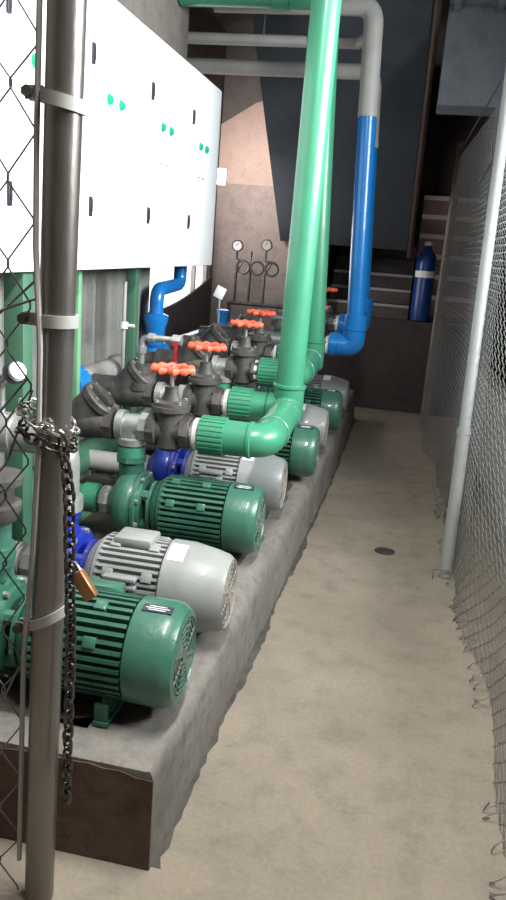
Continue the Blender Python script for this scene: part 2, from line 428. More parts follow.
# green steel posts that carry the cabinets
def gpost(x, y, r, m, label, z1=1.31):
    t = thing('cabinet_post', label, 'post', (x, y, 0 if x < PX0 else PZ), 0, None)
    z0 = 0 if x < PX0 else PZ
    bm = nb(); box(bm, (-r, -r, .01), (r, r, z1 - z0 - .002), .004); link('shaft', bm, m, t)
    bm = nb(); box(bm, (-.06, -.06, 0), (.06, .06, .01), .002); link('base_plate', bm, m, t)
gpost(-1.30, 2.975, .017, 'gcol', 'light green square steel post just right of the foreground fence post')
gpost(-1.30, 3.62, .026, 'gcold', 'dark green square steel post below the joint of the second and third cabinets')
gpost(-1.25, 2.40, .035, 'gcold', 'dark green square steel post seen through the mesh at the left edge')

t = thing('wall_lamp', 'small glowing white square lamp box beside the farthest cabinet', 'lamp', (-1.885, 7.62, 1.985), -PI / 2)
bm = nb(); box(bm, (0, -.05, -.01), (.02, .05, .15), .006); link('housing', bm, 'white', t)
bm = nb(); box(bm, (.02, -.045, .0), (.035, .045, .14), .005); link('diffuser', bm, 'pilot', t)

# ------------------------------------------------------------------ pumps
def pump(y, xr, kind, label):
    """origin on the plinth below the shaft; fan end faces +x"""
    t = thing('centrifugal_pump', label, 'pump', (xr, y, PZ), 0, 'motor pumps in a row on the concrete plinth')
    AZ = .165
    green = kind == 'green'
    cm = 'pump_green' if green else 'grey'
    fm = 'fin_green' if green else 'grey'
    # fan cover
    bm = nb()
    if green: lathe(bm, (-.128, 0, AZ), (1, 0, 0), [(0, .128), (.004, .134), (.085, .135), (.108, .129), (.123, .117), (.127, .102), (.121, .098)], 40)
    else: lathe(bm, (-.195, 0, AZ), (1, 0, 0), [(0, .130), (.004, .138), (.065, .138), (.130, .127), (.175, .116), (.192, .104), (.187, .098)], 40)
    fc = link('fan_cover', bm, cm, t)
    bm = nb(); xg = -.006 if green else -.008
    for rr in (.093, .078, .063, .048, .033):
        tube(bm, [(xg, rr * math.cos(2 * PI * k / 28), AZ + rr * math.sin(2 * PI * k / 28)) for k in range(28)], .0032, 6, closed=True)
    for k in range(8):
        a = PI / 8 + k * PI / 4; tube(bm, [(xg, .018 * math.cos(a), AZ + .018 * math.sin(a)), (xg, .1 * math.cos(a), AZ + .1 * math.sin(a))], .004, 6)
    lathe(bm, (xg - .004, 0, AZ), (1, 0, 0), [(0, .02), (.008, .02)], 16)
    link('grille', bm, 'grille' if green else 'dusty', fc)
    bm = nb(); lathe(bm, (xg - .012, 0, AZ), (1, 0, 0), [(0, .098), (.003, .098)], 32); link('fan', bm, 'dusty' if not green else 'grille', fc)
    # finned body
    x1 = -.128 if green else -.195; x0 = -.372 if green else -.39
    bm = nb()
    gear(bm, x0, x1 - .002, .108 if green else .117, .132, 36 if green else 40, 0, AZ)
    lathe(bm, (x0 - .018, 0, AZ), (1, 0, 0), [(0, .10), (.004, .122), (.022, .126), (.028, .108)], 32)
    bd = link('motor_body', bm, fm, t, ang=25)
    # lugs / lifting pads on the fins
    for (dx, a) in ((.04, .35), (.16, .35), (.04, -.5), (.16, -.5), (.04, 1.1), (.16, 1.1)):
        bm = nb(); rr = .128; yy = -math.sin(a) * rr; zz = AZ + math.cos(a) * rr
        m3 = Matrix.Rotation(a, 3, 'X')
        box(bm, (x0 + dx - .016, yy - .014, zz - .008), (x0 + dx + .016, yy + .014, zz + .010), .003, rot=m3)
        link('mounting_pad', bm, cm, bd)
    # terminal box
    bm = nb()
    if green:
        m3 = Matrix.Rotation(R(-8), 3, 'X')
        box(bm, (x0 + .03, .10, AZ + .03), (x0 + .15, .165, AZ + .10), .008, rot=m3)
    else:
        box(bm, (x0 + .03, -.05, AZ + .115), (x0 + .15, .05, AZ + .148), .01)
    tb = link('terminal_box', bm, cm, t)
    if not green:
        bm = nb()
        for k in range(3): box(bm, (x0 + .035, -.145, AZ + .0 + k * .024), (x0 + .135, -.115, AZ + .014 + k * .024), .004)
        link('cooling_slat', bm, 'grey', bd)
    # feet
    for fx in (x0 + .04, x1 - .05):
        bm = nb()
        box(bm, (fx - .02, -.12, 0), (fx + .02, .12, .014), .003)
        for s in (-1, 1):
            box(bm, (fx - .005, s * .06 - .006, .012), (fx + .005, s * .06 + .006, .075))
            box(bm, (fx - .018, s * .085 - .03, .012), (fx + .018, s * .085 - .018, .06), .002)
            lathe(bm, (fx, s * .105, .013), (0, 0, 1), [(0, .008), (.01, .008)], 6)
        box(bm, (fx - .014, -.075, .012), (fx + .014, .075, .07), .004)
        link('foot', bm, fm if green else 'iron', t)
    # nameplate or sticker
    if green:
        a = .22; rr = .1355
        m3 = Matrix.Rotation(a, 3, 'X')
        bm = nb(); c = V((-.07, -math.sin(a) * rr, AZ + math.cos(a) * rr))
        box(bm, c - V((.038, .013, .0015)), c + V((.038, .013, .0015)), .0, rot=m3); np_ = link('nameplate', bm, 'plate', fc)
        bm = nb()
        for q in (-1, 0, 1):
            c2 = c + m3 @ V((0, q * .007, .002)); box(bm, c2 - V((.03 - abs(q) * .008, .0012, .0003)), c2 + V((.03 - abs(q) * .008, .0012, .0003)), rot=m3)
        link('lettering', bm, 'sticker', np_)
    else:
        a = .35; rr = .1385; bm = nb()
        segs = 8; A = []; B = []
        for k in range(segs + 1):
            an = a - .26 + .52 * k / segs; A.append(bm.verts.new((-.183, -math.sin(an) * rr, AZ + math.cos(an) * rr))); B.append(bm.verts.new((-.133, -math.sin(an) * rr, AZ + math.cos(an) * rr)))
        for k in range(segs): bm.faces.new((A[k], A[k + 1], B[k + 1], B[k]))
        link('sticker', bm, 'sticker', fc)
    # bell end + lantern bracket + volute
    xb = x0 - .018
    pm = 'pump_green' if green else 'royal'
    bm = nb(); lathe(bm, (xb - .03, 0, AZ), (1, 0, 0), [(0, .09), (.012, .105), (.03, .118)], 32); link('end_bell', bm, cm, t)
    bm = nb(); xl = xb - .03
    lathe(bm, (xl - .012, 0, AZ), (1, 0, 0), [(0, .1), (.012, .1)], 28)
    for k in range(4):
        a = PI / 4 + k * PI / 2
        tube(bm, [(xl - .045, .085 * math.cos(a), AZ + .085 * math.sin(a)), (xl - .006, .08 * math.cos(a), AZ + .08 * math.sin(a))], .02, 8)
    lathe(bm, (xl - .05, 0, AZ), (1, 0, 0), [(0, .115), (.012, .115)], 32)
    link('bracket', bm, pm, t)
    bm = nb(); lathe(bm, (xl - .05, 0, AZ), (1, 0, 0), [(0, .03), (.045, .018)], 14); link('shaft', bm, 'galv', t)
    xv = xl - .05
    bm = nb()
    lathe(bm, (xv - .135, 0, AZ), (1, 0, 0), [(0, .055), (.02, .075), (.035, .105), (.055, .125), (.085, .132), (.11, .128), (.12, .122), (.122, .134), (.135, .134)], 40)
    # discharge nozzle (snail), upward on the axis plane
    tube(bm, [(xv - .06, .03, AZ + .05), (xv - .06, .012, AZ + .13), (xv - .06, 0, AZ + .175)], [.055, .05, .048], 18)
    vol = link('volute', bm, pm, t)
    for k in range(8):
        a = PI / 8 + k * PI / 4
        bm = nb(); lathe(bm, (xv, .122 * math.cos(a), AZ + .122 * math.sin(a)), (1, 0, 0), [(-.004, .009), (.012, .009)], 6); link('bolt', bm, 'galv', vol)
    bm = nb(); lathe(bm, (xv + .004, -.122, AZ - .075), (.3, -1, .2), [(0, .018), (.03, .018), (.032, .012)], 12); link('drain_plug', bm, 'galv', vol)
    bm = nb(); lathe(bm, (xv - .06, 0, AZ + .172), (0, 0, 1), [(0, .06), (.02, .06), (.02, .048)], 8 if green else 24); link('outlet_flange', bm, pm, t)
    bm = nb(); box(bm, (xv - .10, -.07, 0), (xv - .02, .07, .02), .004); box(bm, (xv - .08, -.04, .018), (xv - .04, .04, .07), .004); link('pump_foot', bm, pm, t)
    # suction side
    bm = nb(); lathe(bm, (xv - .175, 0, AZ), (1, 0, 0), [(0, .05), (.012, .058), (.03, .058), (.042, .052)], 8); link('suction_nipple', bm, 'galv', t)
    return xr + xv - .06     # discharge x
pumps = [
    (1.73, -.445, 'green', 'nearest green pump, big round motor end above the plinth corner'),
    (2.13, -.42, 'grey', 'nearest grey motor pump with white sticker and blue casing, directly behind the front green pump'),
    (2.80, -.455, 'green', 'second green pump from the camera with fully visible round casing and ribbed motor'),
    (3.30, -.445, 'grey', 'second grey motor pump with blue casing, below the near green riser elbow'),
    (3.95, -.375, 'green', 'third green pump, only its round motor end shows right of the green elbow'),
    (4.52, -.385, 'grey', 'third grey motor pump, behind the third green motor end'),
    (5.12, -.36, 'green', 'fourth green pump, below the blue elbow'),
    (5.70, -.36, 'grey', 'farthest grey motor pump at the dark end of the plinth'),
]
dx = [pump(*p) for p in pumps]

# ------------------------------------------------------------------ suction pipes: one per pump, into a header along the wall
SX = -1.405
hd = thing('suction_header', 'dark green header pipe low along the left wall behind the pumps', 'pipe', (SX, 4.0, .435))
bm = nb(); tube(bm, [(0, -2.5, 0), (0, 2.6, 0)], .065, 20); link('pipe', bm, 'gcold', hd)
for y in (1.9, 3.0, 4.2, 5.4, 6.3):
    bm = nb(); box(bm, (-.02, y - 4.0 - .02, -.165), (.02, y - 4.0 + .02, -.06)); link('saddle', bm, 'gcold', hd)
for (y, xr, k, l), d in zip(pumps, dx):
    x1 = d - .116 - .01
    s = thing('suction_pipe', l.split(',')[0].split(' with')[0] + ': its short suction pipe' if False else 'short suction pipe feeding the ' + l.split(',')[0].split(' with')[0], 'pipe', (x1, y, .435))
    L = x1 - (SX + .04)
    pm_ = 'ppr' if k == 'green' else 'paleg'
    if L > .03:
        bm = nb(); tube(bm, [(-L, 0, 0), (0, 0, 0)], .048, 18); link('pipe', bm, pm_, s)
        bm = nb(); lathe(bm, (-.06, 0, 0), (1, 0, 0), [(0, .058), (.055, .058)], 18); link('coupling', bm, pm_, s)
    else:
        bm = nb(); tube(bm, [(-.03, 0, 0), (0, 0, 0)], .048, 18); link('pipe', bm, 'ppr', s)

# ------------------------------------------------------------------ valve parts
def gate_valve(loc_, label, s=1., wz=.235, rot_=0):
    t = thing('gate_valve', label, 'valve', loc_, rot_, 'dark gate valves with orange handwheels')
    bm = nb()
    tube(bm, [(-.075 * s, 0, 0), (.075 * s, 0, 0)], .050 * s, 20)
    for sx in (-1, 1): lathe(bm, (sx * .045 * s, 0, 0), (sx, 0, 0), [(0, .055 * s), (.004, .064 * s), (.036 * s, .064 * s), (.04 * s, .058 * s)], 8)
    tube(bm, [(0, 0, -.075 * s), (0, 0, -.06 * s), (0, 0, .08 * s)], [.035 * s, .052 * s, .056 * s], 20)
    link('body', bm, 'iron', t)
    bm = nb(); lathe(bm, (0, 0, .08 * s), (0, 0, 1), [(0, .074 * s), (.018 * s, .074 * s), (.02 * s, .066 * s), (.034 * s, .066 * s), (.04 * s, .035 * s), (.075 * s, .026 * s), (.09 * s, .026 * s), (.092 * s, .016 * s)], 24)
    bn = link('bonnet', bm, 'iron', t)
    for k in range(4):
        a = PI / 4 + k * PI / 2; bm = nb(); lathe(bm, (.062 * s * math.cos(a), .062 * s * math.sin(a), .11 * s), (0, 0, 1), [(0, .008), (.012, .008)], 6); link('bolt', bm, 'galv', bn)
    bm = nb(); tube(bm, [(0, 0, .16 * s), (0, 0, wz + .012)], .008, 10); link('stem', bm, 'galv', t)
    bm = nb(); n = 40; pts = []
    for k in range(n):
        a = 2 * PI * k / n; r = .068 + .0055 * math.cos(a * 10); pts.append((r * math.cos(a), r * math.sin(a), wz + .002))
    tube(bm, pts, [.0125 + .003 * math.cos(2 * PI * k / n * 10) for k in range(n)], 10, closed=True)
    for k in range(5):
        a = k * 2 * PI / 5 + .3; tube(bm, fillet([(0.012 * math.cos(a), .012 * math.sin(a), wz - .006), (.04 * math.cos(a), .04 * math.sin(a), wz - .008), (.066 * math.cos(a), .066 * math.sin(a), wz)], .01, 3), .0065, 8)
    lathe(bm, (0, 0, wz - .016), (0, 0, 1), [(0, .016), (.022, .018), (.026, .012)], 14)
    link('handwheel', bm, 'orange', t)
    bm = nb(); lathe(bm, (0, 0, wz + .01), (0, 0, 1), [(0, .008), (.008, .008)], 6); link('nut', bm, 'galv', t)
    return t

def check_valve(loc_, label, tilt=R(45), s=1.):
    """Y pattern: straight run along x, angled branch with a recessed cap"""
    t = thing('check_valve', label, 'valve', loc_, 0, 'dark iron angled check valves')
    bm = nb()
    tube(bm, [(-.15, 0, 0), (-.12, 0, 0), (.02, 0, 0), (.09, 0, 0)], [.055, .064, .068, .058], 22)
    d = V((math.cos(tilt), 0, math.sin(tilt)))
    o = V((-.035, 0, .0))
    tube(bm, [o, o + d * .12], [.066, .07], 22)
    lathe(bm, (.085, 0, 0), (1, 0, 0), [(0, .062), (.035, .062)], 8)
    lathe(bm, (-.17, 0, 0), (1, 0, 0), [(0, .066), (.035, .066)], 8)
    link('body', bm, 'iron', t)
    bm = nb(); tube(bm, [(-.27, 0, 0), (-.17, 0, 0)], .045, 18); link('inlet_pipe', bm, 'iron', t)
    bm = nb(); lathe(bm, o + d * .115, d, [(0, .078), (.022, .078), (.028, .070), (.028, .052), (.02, .048)], 28)
    c = o + d * .14
    m3 = Matrix.Rotation(-(tilt - PI / 2) , 3, 'Y')
    box(bm, c - V((.05, .015, .008)), c + V((.05, .015, .02)), .003, rot=m3)
    cp = link('cap', bm, 'iron', t)
    for k in range(6):
        a = k * PI / 3; u = V((0, 1, 0)); w = d.cross(u); p = o + d * .138 + (u * math.cos(a) + w * math.sin(a)) * .062
        bm = nb(); lathe(bm, p, d, [(0, .008), (.01, .008)], 6); link('bolt', bm, 'galv', cp)
    return t

def discharge_tee(d, y, z, x_to, label, bottom, gm='galv'):
    """vertical from the pump, tee, horizontal run to the valve at x_to"""
    t = thing('discharge_pipe', label, 'pipe', (d, y, bottom), 0, 'discharge pipes rising from the pumps')
    h = z - bottom
    bm = nb(); tube(bm, [(0, 0, .001), (0, 0, h - .055)], .044, 18); lathe(bm, (0, 0, .001), (0, 0, 1), [(0, .054), (.04, .054)], 20); link('riser', bm, 'ppr', t)
    bm = nb(); lathe(bm, (0, 0, h - .07), (0, 0, 1), [(0, .056), (.025, .058), (.03, .05), (.07, .05)], 20)
    L = x_to - d
    tube(bm, [(-.05, 0, h), (L, 0, h)], .049, 20)
    lathe(bm, (-.055, 0, h), (1, 0, 0), [(0, .060), (.028, .060)], 20)
    if L > .06: lathe(bm, (L - .03, 0, h), (1, 0, 0), [(0, .058), (.029, .058)], 8)
    link('tee', bm, gm, t)
    return t

VX = -.835
def union(x0, x1, m='ppr'):
    """ribbed union nut between x0 and x1, local mesh along x"""
    bm = nb(); gear(bm, x0, x1, .0712, .0745, 24); lathe(bm, (x0, 0, 0), (1, 0, 0), [(-.008, .05), (-.004, .066), (0, .070)], 24); return bm
def nipple(x, y, z, label, white=True, xl=-.758, xr=-.712):
    t = thing('pipe_nipple', label, 'pipe fitting', (xl, y, z), 0, 'steel nipples between gate valves and plastic unions')
    L = xr - xl
    bm = nb(); tube(bm, [(0, 0, 0), (L, 0, 0)], .044, 18); lathe(bm, (.012, 0, 0), (1, 0, 0), [(0, .053), (.018, .053)], 8); link('barrel', bm, 'galv', t)
    bm = nb(); lathe(bm, (L - .026, 0, 0), (1, 0, 0), [(0, .056), (.004, .061), (.02, .061)], 24); link('collar', bm, 'collar', t)

# ---- lines
lines = [ # pump index, y, z
    (2, 2.80, .745), (3, 3.30, .775), (4, 3.98, .825), (5, 4.55, .84), (6, 5.10, .86), (7, 5.75, .95)]
words = {2: 'below the nearest orange handwheel', 3: 'second from the camera', 4: 'third from the camera', 5: 'fourth from the camera', 6: 'fifth from the camera', 7: 'farthest from the camera'}
wheel_l = {2: 'nearest gate valve with orange handwheel, joined to the near green elbow', 3: 'second gate valve with orange handwheel, behind and right of the nearest one',
           4: 'third gate valve with orange handwheel, left of the green riser', 5: 'fourth gate valve with orange handwheel, just behind the third and left of the green riser',
           6: 'fifth gate valve, its orange handwheel seen between green and blue risers', 7: 'farthest gate valve, highest of the orange handwheels seen left of the blue risers'}
chk_l = {2: 'nearest dark angled check valve with slotted round cap, beside the foreground post', 3: 'second dark angled check valve, behind the nearest orange handwheel',
         4: 'third dark angled check valve from the camera', 5: 'fourth dark angled check valve from the camera', 6: 'fifth dark angled check valve, mostly hidden', 7: 'last dark angled check valve, at the far end'}
for i, y, z in lines:
    d = dx[i]; bottom = PZ + .165 + .192
    vx = -.80 if i == 4 else -.60 if i > 5 else VX
    discharge_tee(d, pumps[i][0], z, vx - .083, 'discharge pipe with steel tee feeding the gate valve ' + words[i], bottom)
    yy = pumps[i][0]
    if i < 7: check_valve((d - .19, yy, z), chk_l[i])
    gate_valve((vx, yy, z), wheel_l[i])
    nipple(-.76, yy, z, 'steel nipple with white collar right of the gate valve ' + words[i], xl=vx + .077, xr=(-.712 if i < 6 else -.475))

# ------------------------------------------------------------------ green riser 1 (two branches: y 2.8 and 3.3)
def collar(bm, p, ax, r0=.062, l=.05): lathe(bm, p, ax, [(0, r0), (.004, r0 + .008), (l - .004, r0 + .008), (l, r0)], 28)
def riser(name, label, xr, yr, zr, ztop, pr, branches, m, unions='ppr', upper=None, fr=.066, lean=0.):
    t = thing(name, label, 'pipe', (xr, yr, zr))
    bm = nb()
    zt = (upper or ztop) - zr
    tube(bm, [(0, 0, .1), (lean * zt, 0, zt)], pr, 28); link('standpipe', bm, m, t)
    bm = nb()
    lathe(bm, (0, 0, -.07), (0, 0, 1), [(0, .03), (.01, fr * .8), (.03, fr), (.165, fr), (.17, fr + .006), (.18, fr + .006), (.184, pr)], 28)
    link('bottom_fitting', bm, m, t)
    for (yb, zb, kind, ym) in branches:
        bm = nb(); dz = zb - zr; xn = -.615 - xr
        if kind == 'side':   # straight to the left into the tee
            tube(bm, [(xn, 0, dz), (xn + .075, 0, dz * .5), (0, 0, 0)], [.058, .058, .058], 24)
            lathe(bm, (xn, 0, dz), (1, 0, 0), [(0, .064), (.06, .064), (.064, .057)], 26)
            lathe(bm, (-.09, 0, 0), (1, 0, 0), [(0, .057), (.004, fr), (.09, fr)], 26)
            br = link('branch', bm, m, t)
        else:                # comes forward then elbows left
            dy = yb - yr
            path = fillet([(xn, dy, dz), (0, dy, dz), (0, 0, 0)], .085, 10)
            tube(bm, path, .064, 28)
            lathe(bm, (xn + .0, dy, dz), (1, 0, 0), [(0, .066), (.085, .066), (.089, .070), (.10, .070), (.104, .064)], 28)
            dd = V((0, -dy, -dz)).normalized()
            if abs(dy) > .3: lathe(bm, V((0, dy, dz)) + dd * .12, dd, [(0, .066), (.004, .070), (.02, .070), (.024, .066)], 28)
            lathe(bm, -dd * .10, dd, [(0, .064), (.004, .0705), (.02, .0705), (.1, .0675)], 28)
            br = link('branch', bm, m, t)
        bu = union(xn - .095, xn, m)
        for v in bu.verts: v.co += V((0, (yb - yr) if kind != 'side' else 0, dz))
        link('union_nut', bu, unions, br)
    return t
g1 = riser('riser_pipe', 'thick green vertical pipe in the foreground fed by two green branches', -.460, 3.30, .775, 3.29, .0585, [(3.30, .775, 'side', 0), (2.80, .745, 'elbow', 0)], 'ppr', lean=.007)
g2 = riser('riser_pipe', 'green vertical pipe partly hidden right behind the foreground green riser', -.512, 4.52, .84, 3.29, .0585, [(4.52, .84, 'side', 0), (3.95, .825, 'elbow', 0)], 'ppr', lean=-.048)
# blue risers
def briser(label, x, y, z, ztop, zchg, pr, end, lean=0.):
    t = thing('riser_pipe', label, 'pipe', (x, y, z))
    xn = -.42 - x
    bm = nb(); tube(bm, fillet([(xn - .005, 0, 0), (0, 0, 0), (0, 0, .2)], .08, 10), .073, 26)
    lathe(bm, (0, 0, .1), (0, 0, 1), [(0, .073), (.004, .078), (.03, .078), (.036, pr)], 26)
    lathe(bm, (xn - .002, 0, 0), (1, 0, 0), [(0, .073), (.002, .078), (.012, .078), (.014, .073)], 26)
    link('elbow', bm, 'blue', t)
    lx = lean * (zchg - z)
    bm = nb(); tube(bm, [(0, 0, .13), (lx, 0, zchg - z)], pr, 24); link('blue_pipe', bm, 'blue', t)
    bu = union(xn - .055, xn); link('union_nut', bu, 'blue', t)
    bm = nb(); tube(bm, fillet([(lx, 0, zchg - z)] + [V(p) for p in end], .1, 8), pr + .002, 22); u = link('upper_pipe', bm, 'paleg', t); u['label'] = 'pale grey unpainted upper length'
    bm = nb(); lathe(bm, (lx, 0, zchg - z - .02), (0, 0, 1), [(0, pr + .004), (.04, pr + .004)], 22); link('sleeve', bm, 'paleg', t)
    return t
briser('nearer blue vertical pipe with glossy elbow and pale grey upper length', -.325, 5.12, .87, 2.85, 2.27, .056, [(-.085, 0, 1.99), (-1.05, 0, 1.99)], -.043)
t2 = briser('farther blue vertical pipe half hidden behind the nearer blue one', -.325, 5.70, .95, 2.7, 2.17, .048, [(-.085, 0, 1.67), (-1.50, 0, 1.67)], -.05)

# ------------------------------------------------------------------ overhead pipes
t = thing('overhead_pipe', 'pale grey horizontal pipe under the ceiling, upper of the two', 'pipe', (-.5, 5.3, 2.70), 0)
bm = nb(); tube(bm, [(.065, -.13, 0), (.0, 0, 0), (-1.35, 0, -.0)], .036, 18); link('pipe', bm, 'paleg', t)
bm = nb(); lathe(bm, (-.30, 0, 0), (1, 0, 0), [(0, .046), (.07, .046)], 18); link('coupling', bm, 'paleg', t)
bm = nb(); tube(bm, [(-.6, 0, .03), (-.6, 0, .6)], .008, 8); link('hanger', bm, 'iron', t)
t = thing('overhead_pipe', 'thick green pipe running across under the ceiling at the top of the photo', 'pipe', (-1.0, 4.8, 2.83))
bm = nb(); tube(bm, [(-.49, 0, 0), (.42, 0, 0)], .085, 24); link('pipe', bm, 'ppr', t)
bm = nb(); lathe(bm, (.05, 0, 0), (1, 0, 0), [(0, .096), (.09, .096)], 24); link('coupling', bm, 'ppr', t)
bm = nb(); tube(bm, [(-.2, 0, .08), (-.2, 0, .46)], .008, 8); link('hanger', bm, 'iron', t)

# ------------------------------------------------------------------ line of the nearest two pumps (seen behind the fence mesh at left)
d0 = dx[0]; b0 = PZ + .165 + .192
t = thing('discharge_pipe', 'dark fitting column above the nearest green pump, behind the fence mesh', 'pipe', (d0, 1.73, b0))
bm = nb(); tube(bm, [(0, 0, .001), (0, 0, .10)], .05, 18); lathe(bm, (0, 0, .001), (0, 0, 1), [(0, .06), (.03, .06)], 18); link('riser', bm, 'pump_green', t)
bm = nb(); lathe(bm, (0, 0, .10), (0, 0, 1), [(0, .062), (.03, .075), (.045, .075), (.05, .055), (.09, .055), (.10, .08), (.118, .08), (.12, .05)], 24); link('flange', bm, 'iron', t)
bm = nb(); tube(bm, fillet([(0, 0, .11), (0, 0, .19), (-.25, 0, .19), (-.51, 0, .19)], .07, 6), .045, 18); link('elbow', bm, 'iron', t)
d1 = dx[1]
t = thing('discharge_pipe', 'silver steel pipe above the nearest blue pump casing, left of the foreground post', 'pipe', (d1, 2.13, b0))
bm = nb(); tube(bm, fillet([(0, 0, .001), (0, 0, .22), (-.2, 0, .22), (-.46, 0, .22)], .08, 8), .054, 22); link('pipe', bm, 'galv', t)
bm = nb(); lathe(bm, (0, 0, .001), (0, 0, 1), [(0, .066), (.04, .066)], 18); link('coupling', bm, 'galv', t)
bm = nb(); lathe(bm, (-.2, 0, .22), (1, 0, 0), [(0, .063), (.05, .063)], 20); link('coupling', bm, 'galv', t)
# small angled valve on top with a black lever
t = thing('air_valve', 'small brass valve with a round black knob on the silver pipe, left edge', 'valve', (d1 - .20, 2.13, b0 + .273))
bm = nb(); tube(bm, [(0, 0, 0), (0, 0, .10), (0, 0, .12)], [.014, .014, .02], 12); tube(bm, [(0, 0, .10), (.045, 0, .135)], .016, 12); link('body', bm, 'galv', t)
bm = nb(); lathe(bm, (.04, -.0, .13), (.8, -.5, .35), [(0, .034), (.02, .036), (.028, .03)], 18); link('knob', bm, 'black', t)
bm = nb(); lathe(bm, (.061, -.013, .14), (.8, -.5, .35), [(0, .028), (.008, .026)], 18); link('face', bm, 'collar', t)

# ------------------------------------------------------------------ blue header behind and its upward bend, taps
t = thing('blue_pipe', 'bright blue header pipe behind the valves with a stepped bend up towards the window', 'pipe', (-1.41, 4.5, .80))
bm = nb(); tube(bm, [(0, -.60, 0), (0, 1.6, 0)], .055, 20); link('header', bm, 'blue', t)
bm = nb(); tube(bm, [(0, -1.35, 0), (0, -.601, 0)], .055, 20); lathe(bm, (0, -.68, 0), (0, 1, 0), [(0, .066), (.07, .066)], 20); q_ = link('header_end', bm, 'paleg', t); q_['label'] = 'pale grey near end of the header'
bm = nb(); tube(bm, fillet([(0.02, -.22, .0), (0.02, -.22, .37), (.02, .22, .39), (.02, .22, .504)], .07, 8), .040, 18)
lathe(bm, (.02, -.22, .06), (0, 0, 1), [(0, .05), (.1, .055), (.14, .07), (.17, .07), (.18, .045)], 20)
link('bend', bm, 'blue', t)
for yb, h in ((1.5, .12),):
    bm = nb(); tube(bm, [(0, yb, 0), (0, yb, h)], .04, 16); lathe(bm, (0, yb, h), (0, 0, 1), [(0, .05), (.03, .05), (.035, .03)], 16); link('branch', bm, 'blue', t)
t = thing('blue_valve', 'small bright blue valve peeking out just right of the foreground post', 'valve', (-1.41, 3.23, .80))
bm = nb(); tube(bm, [(0, -.09, 0), (0, .03, 0)], .07, 18); lathe(bm, (0, -.03, .05), (0, 0, 1), [(0, .055), (.03, .055), (.032, .03), (.16, .03)], 10); link('body', bm, 'blue', t)
bm = nb(); lathe(bm, (0, -.03, .21), (0, 0, 1), [(0, .038), (.03, .038), (.034, .02)], 8); link('cap', bm, 'blue', t)
bm = nb(); box(bm, (-.09, -.06, -.03), (-.04, .0, .03)); link('bracket', bm, 'blue', t)

# thin steel standpipe with a T cap
t = thing('steel_rod', 'thin vertical grey steel tube standing behind the nearest check valve', 'rod', (-1.262, 3.42, PZ))
bm = nb(); tube(bm, [(0, 0, 0), (0, 0, .98)], .009, 10); link('tube', bm, 'paleg', t)
bm = nb(); lathe(bm, (0, 0, .77), (0, 0, 1), [(0, .02), (.03, .02)], 12); tube(bm, [(0, 0, .785), (.05, 0, .785)], .008, 8); link('clip', bm, 'collar', t)
# tap with red handle
t = thing('sampling_tap', 'thin galvanised elbow pipe with small red tap handle behind the nearest handwheel', 'tap', (-1.13, 3.30, .775 + .05))
bm = nb(); tube(bm, fillet([(0, 0, -.0), (0, 0, .20), (.17, 0, .20)], .03, 6), .014, 12); lathe(bm, (0, 0, .13), (0, 0, 1), [(0, .022), (.03, .022)], 8); lathe(bm, (.03, 0, .20), (1, 0, 0), [(0, .021), (.03, .021)], 8); lathe(bm, (.14, 0, .20), (1, 0, 0), [(0, .024), (.04, .024)], 8); link('pipe', bm, 'galv', t)
bm = nb(); box(bm, (.150, -.02, .03), (.166, -.008, .19), .004); lathe(bm, (.158, -.002, .19), (0, -1, 0), [(0, .014), (.02, .014)], 12); link('handle', bm, 'red', t)
bm = nb(); lathe(bm, (0, 0, -.03), (0, 0, 1), [(0, .07), (.07, .07), (.075, .05), (.11, .05), (.115, .02)], 24); link('base', bm, 'iron', t)
# ------------------------------------------------------------------ pressure gauges with curled siphons on a manifold
man = thing('gauge_manifold', 'small steel manifold pipe in front of the rear concrete wall carrying the gauges', 'pipe', (-1.31, 7.25, .92))
bm = nb(); tube(bm, [(-.36, 0, 0), (.25, 0, 0)], .018, 12); link('pipe', bm, 'iron', man)
bm = nb(); tube(bm, [(-.34, 0, 0), (-.34, 0, -.92)], .018, 12); tube(bm, [(.22, 0, 0), (.22, 0, -.92)], .018, 12); link('support', bm, 'iron', man)
def gauge(x, z, label, face):
    t = thing('pressure_gauge', label, 'gauge', (x, 7.25, 1.13), 0, 'pressure gauges on curled siphon tubes')
    h = z - 1.13
    bm = nb(); pts = [(0, 0, -.2), (0, 0, .06)]
    for k in range(17):
        a = -PI / 2 + 2 * PI * k / 16; pts.append((.062 + .06 * math.cos(a + PI / 2 + PI / 2) , -.012 * k / 16, .12 + .06 * math.sin(a + PI / 2 + PI / 2)))
    pts += [(0, -.012, .19), (0, -.012, h - .04)]
    tube(bm, pts, .012, 8); link('siphon', bm, 'iron', t)
    bm = nb(); lathe(bm, (0, .012, h), (0, -1, 0), [(0, .04), (.004, .052), (.034, .052), (.038, .050), (.038, .042), (.034, .041)], 24); c = link('case', bm, 'iron', t)
    bm = nb(); lathe(bm, (0, -.0215, h), (0, -1, 0), [(0, .041), (.001, .041)], 24); dl = link('dial', bm, face, c)
    bm = nb(); box(bm, (-.002, -.0245, h - .005), (.002, -.0232, h + .03), rot=Matrix.Rotation(.7, 3, 'Y')); link('needle', bm, 'black', dl)
gauge(-1.602, 1.437, 'left pressure gauge with bright white dial before the rear concrete wall', 'sticker')
gauge(-1.333, 1.46, 'right pressure gauge with dull grey dial before the rear concrete wall', 'paleg')
t = thing('siphon_tube', 'curled siphon tube without a gauge between the two pressure gauges', 'pipe', (-1.47, 7.25, 1.13))
bm = nb(); pts = [(0, 0, -.2), (0, 0, .06)] + [(.062 + .06 * math.cos(PI + 2 * PI * k / 16), -.012 * k / 16, .12 + .06 * math.sin(PI + 2 * PI * k / 16)) for k in range(17)] + [(0, -.012, .24)]
tube(bm, pts, .012, 8); link('tube', bm, 'iron', t)
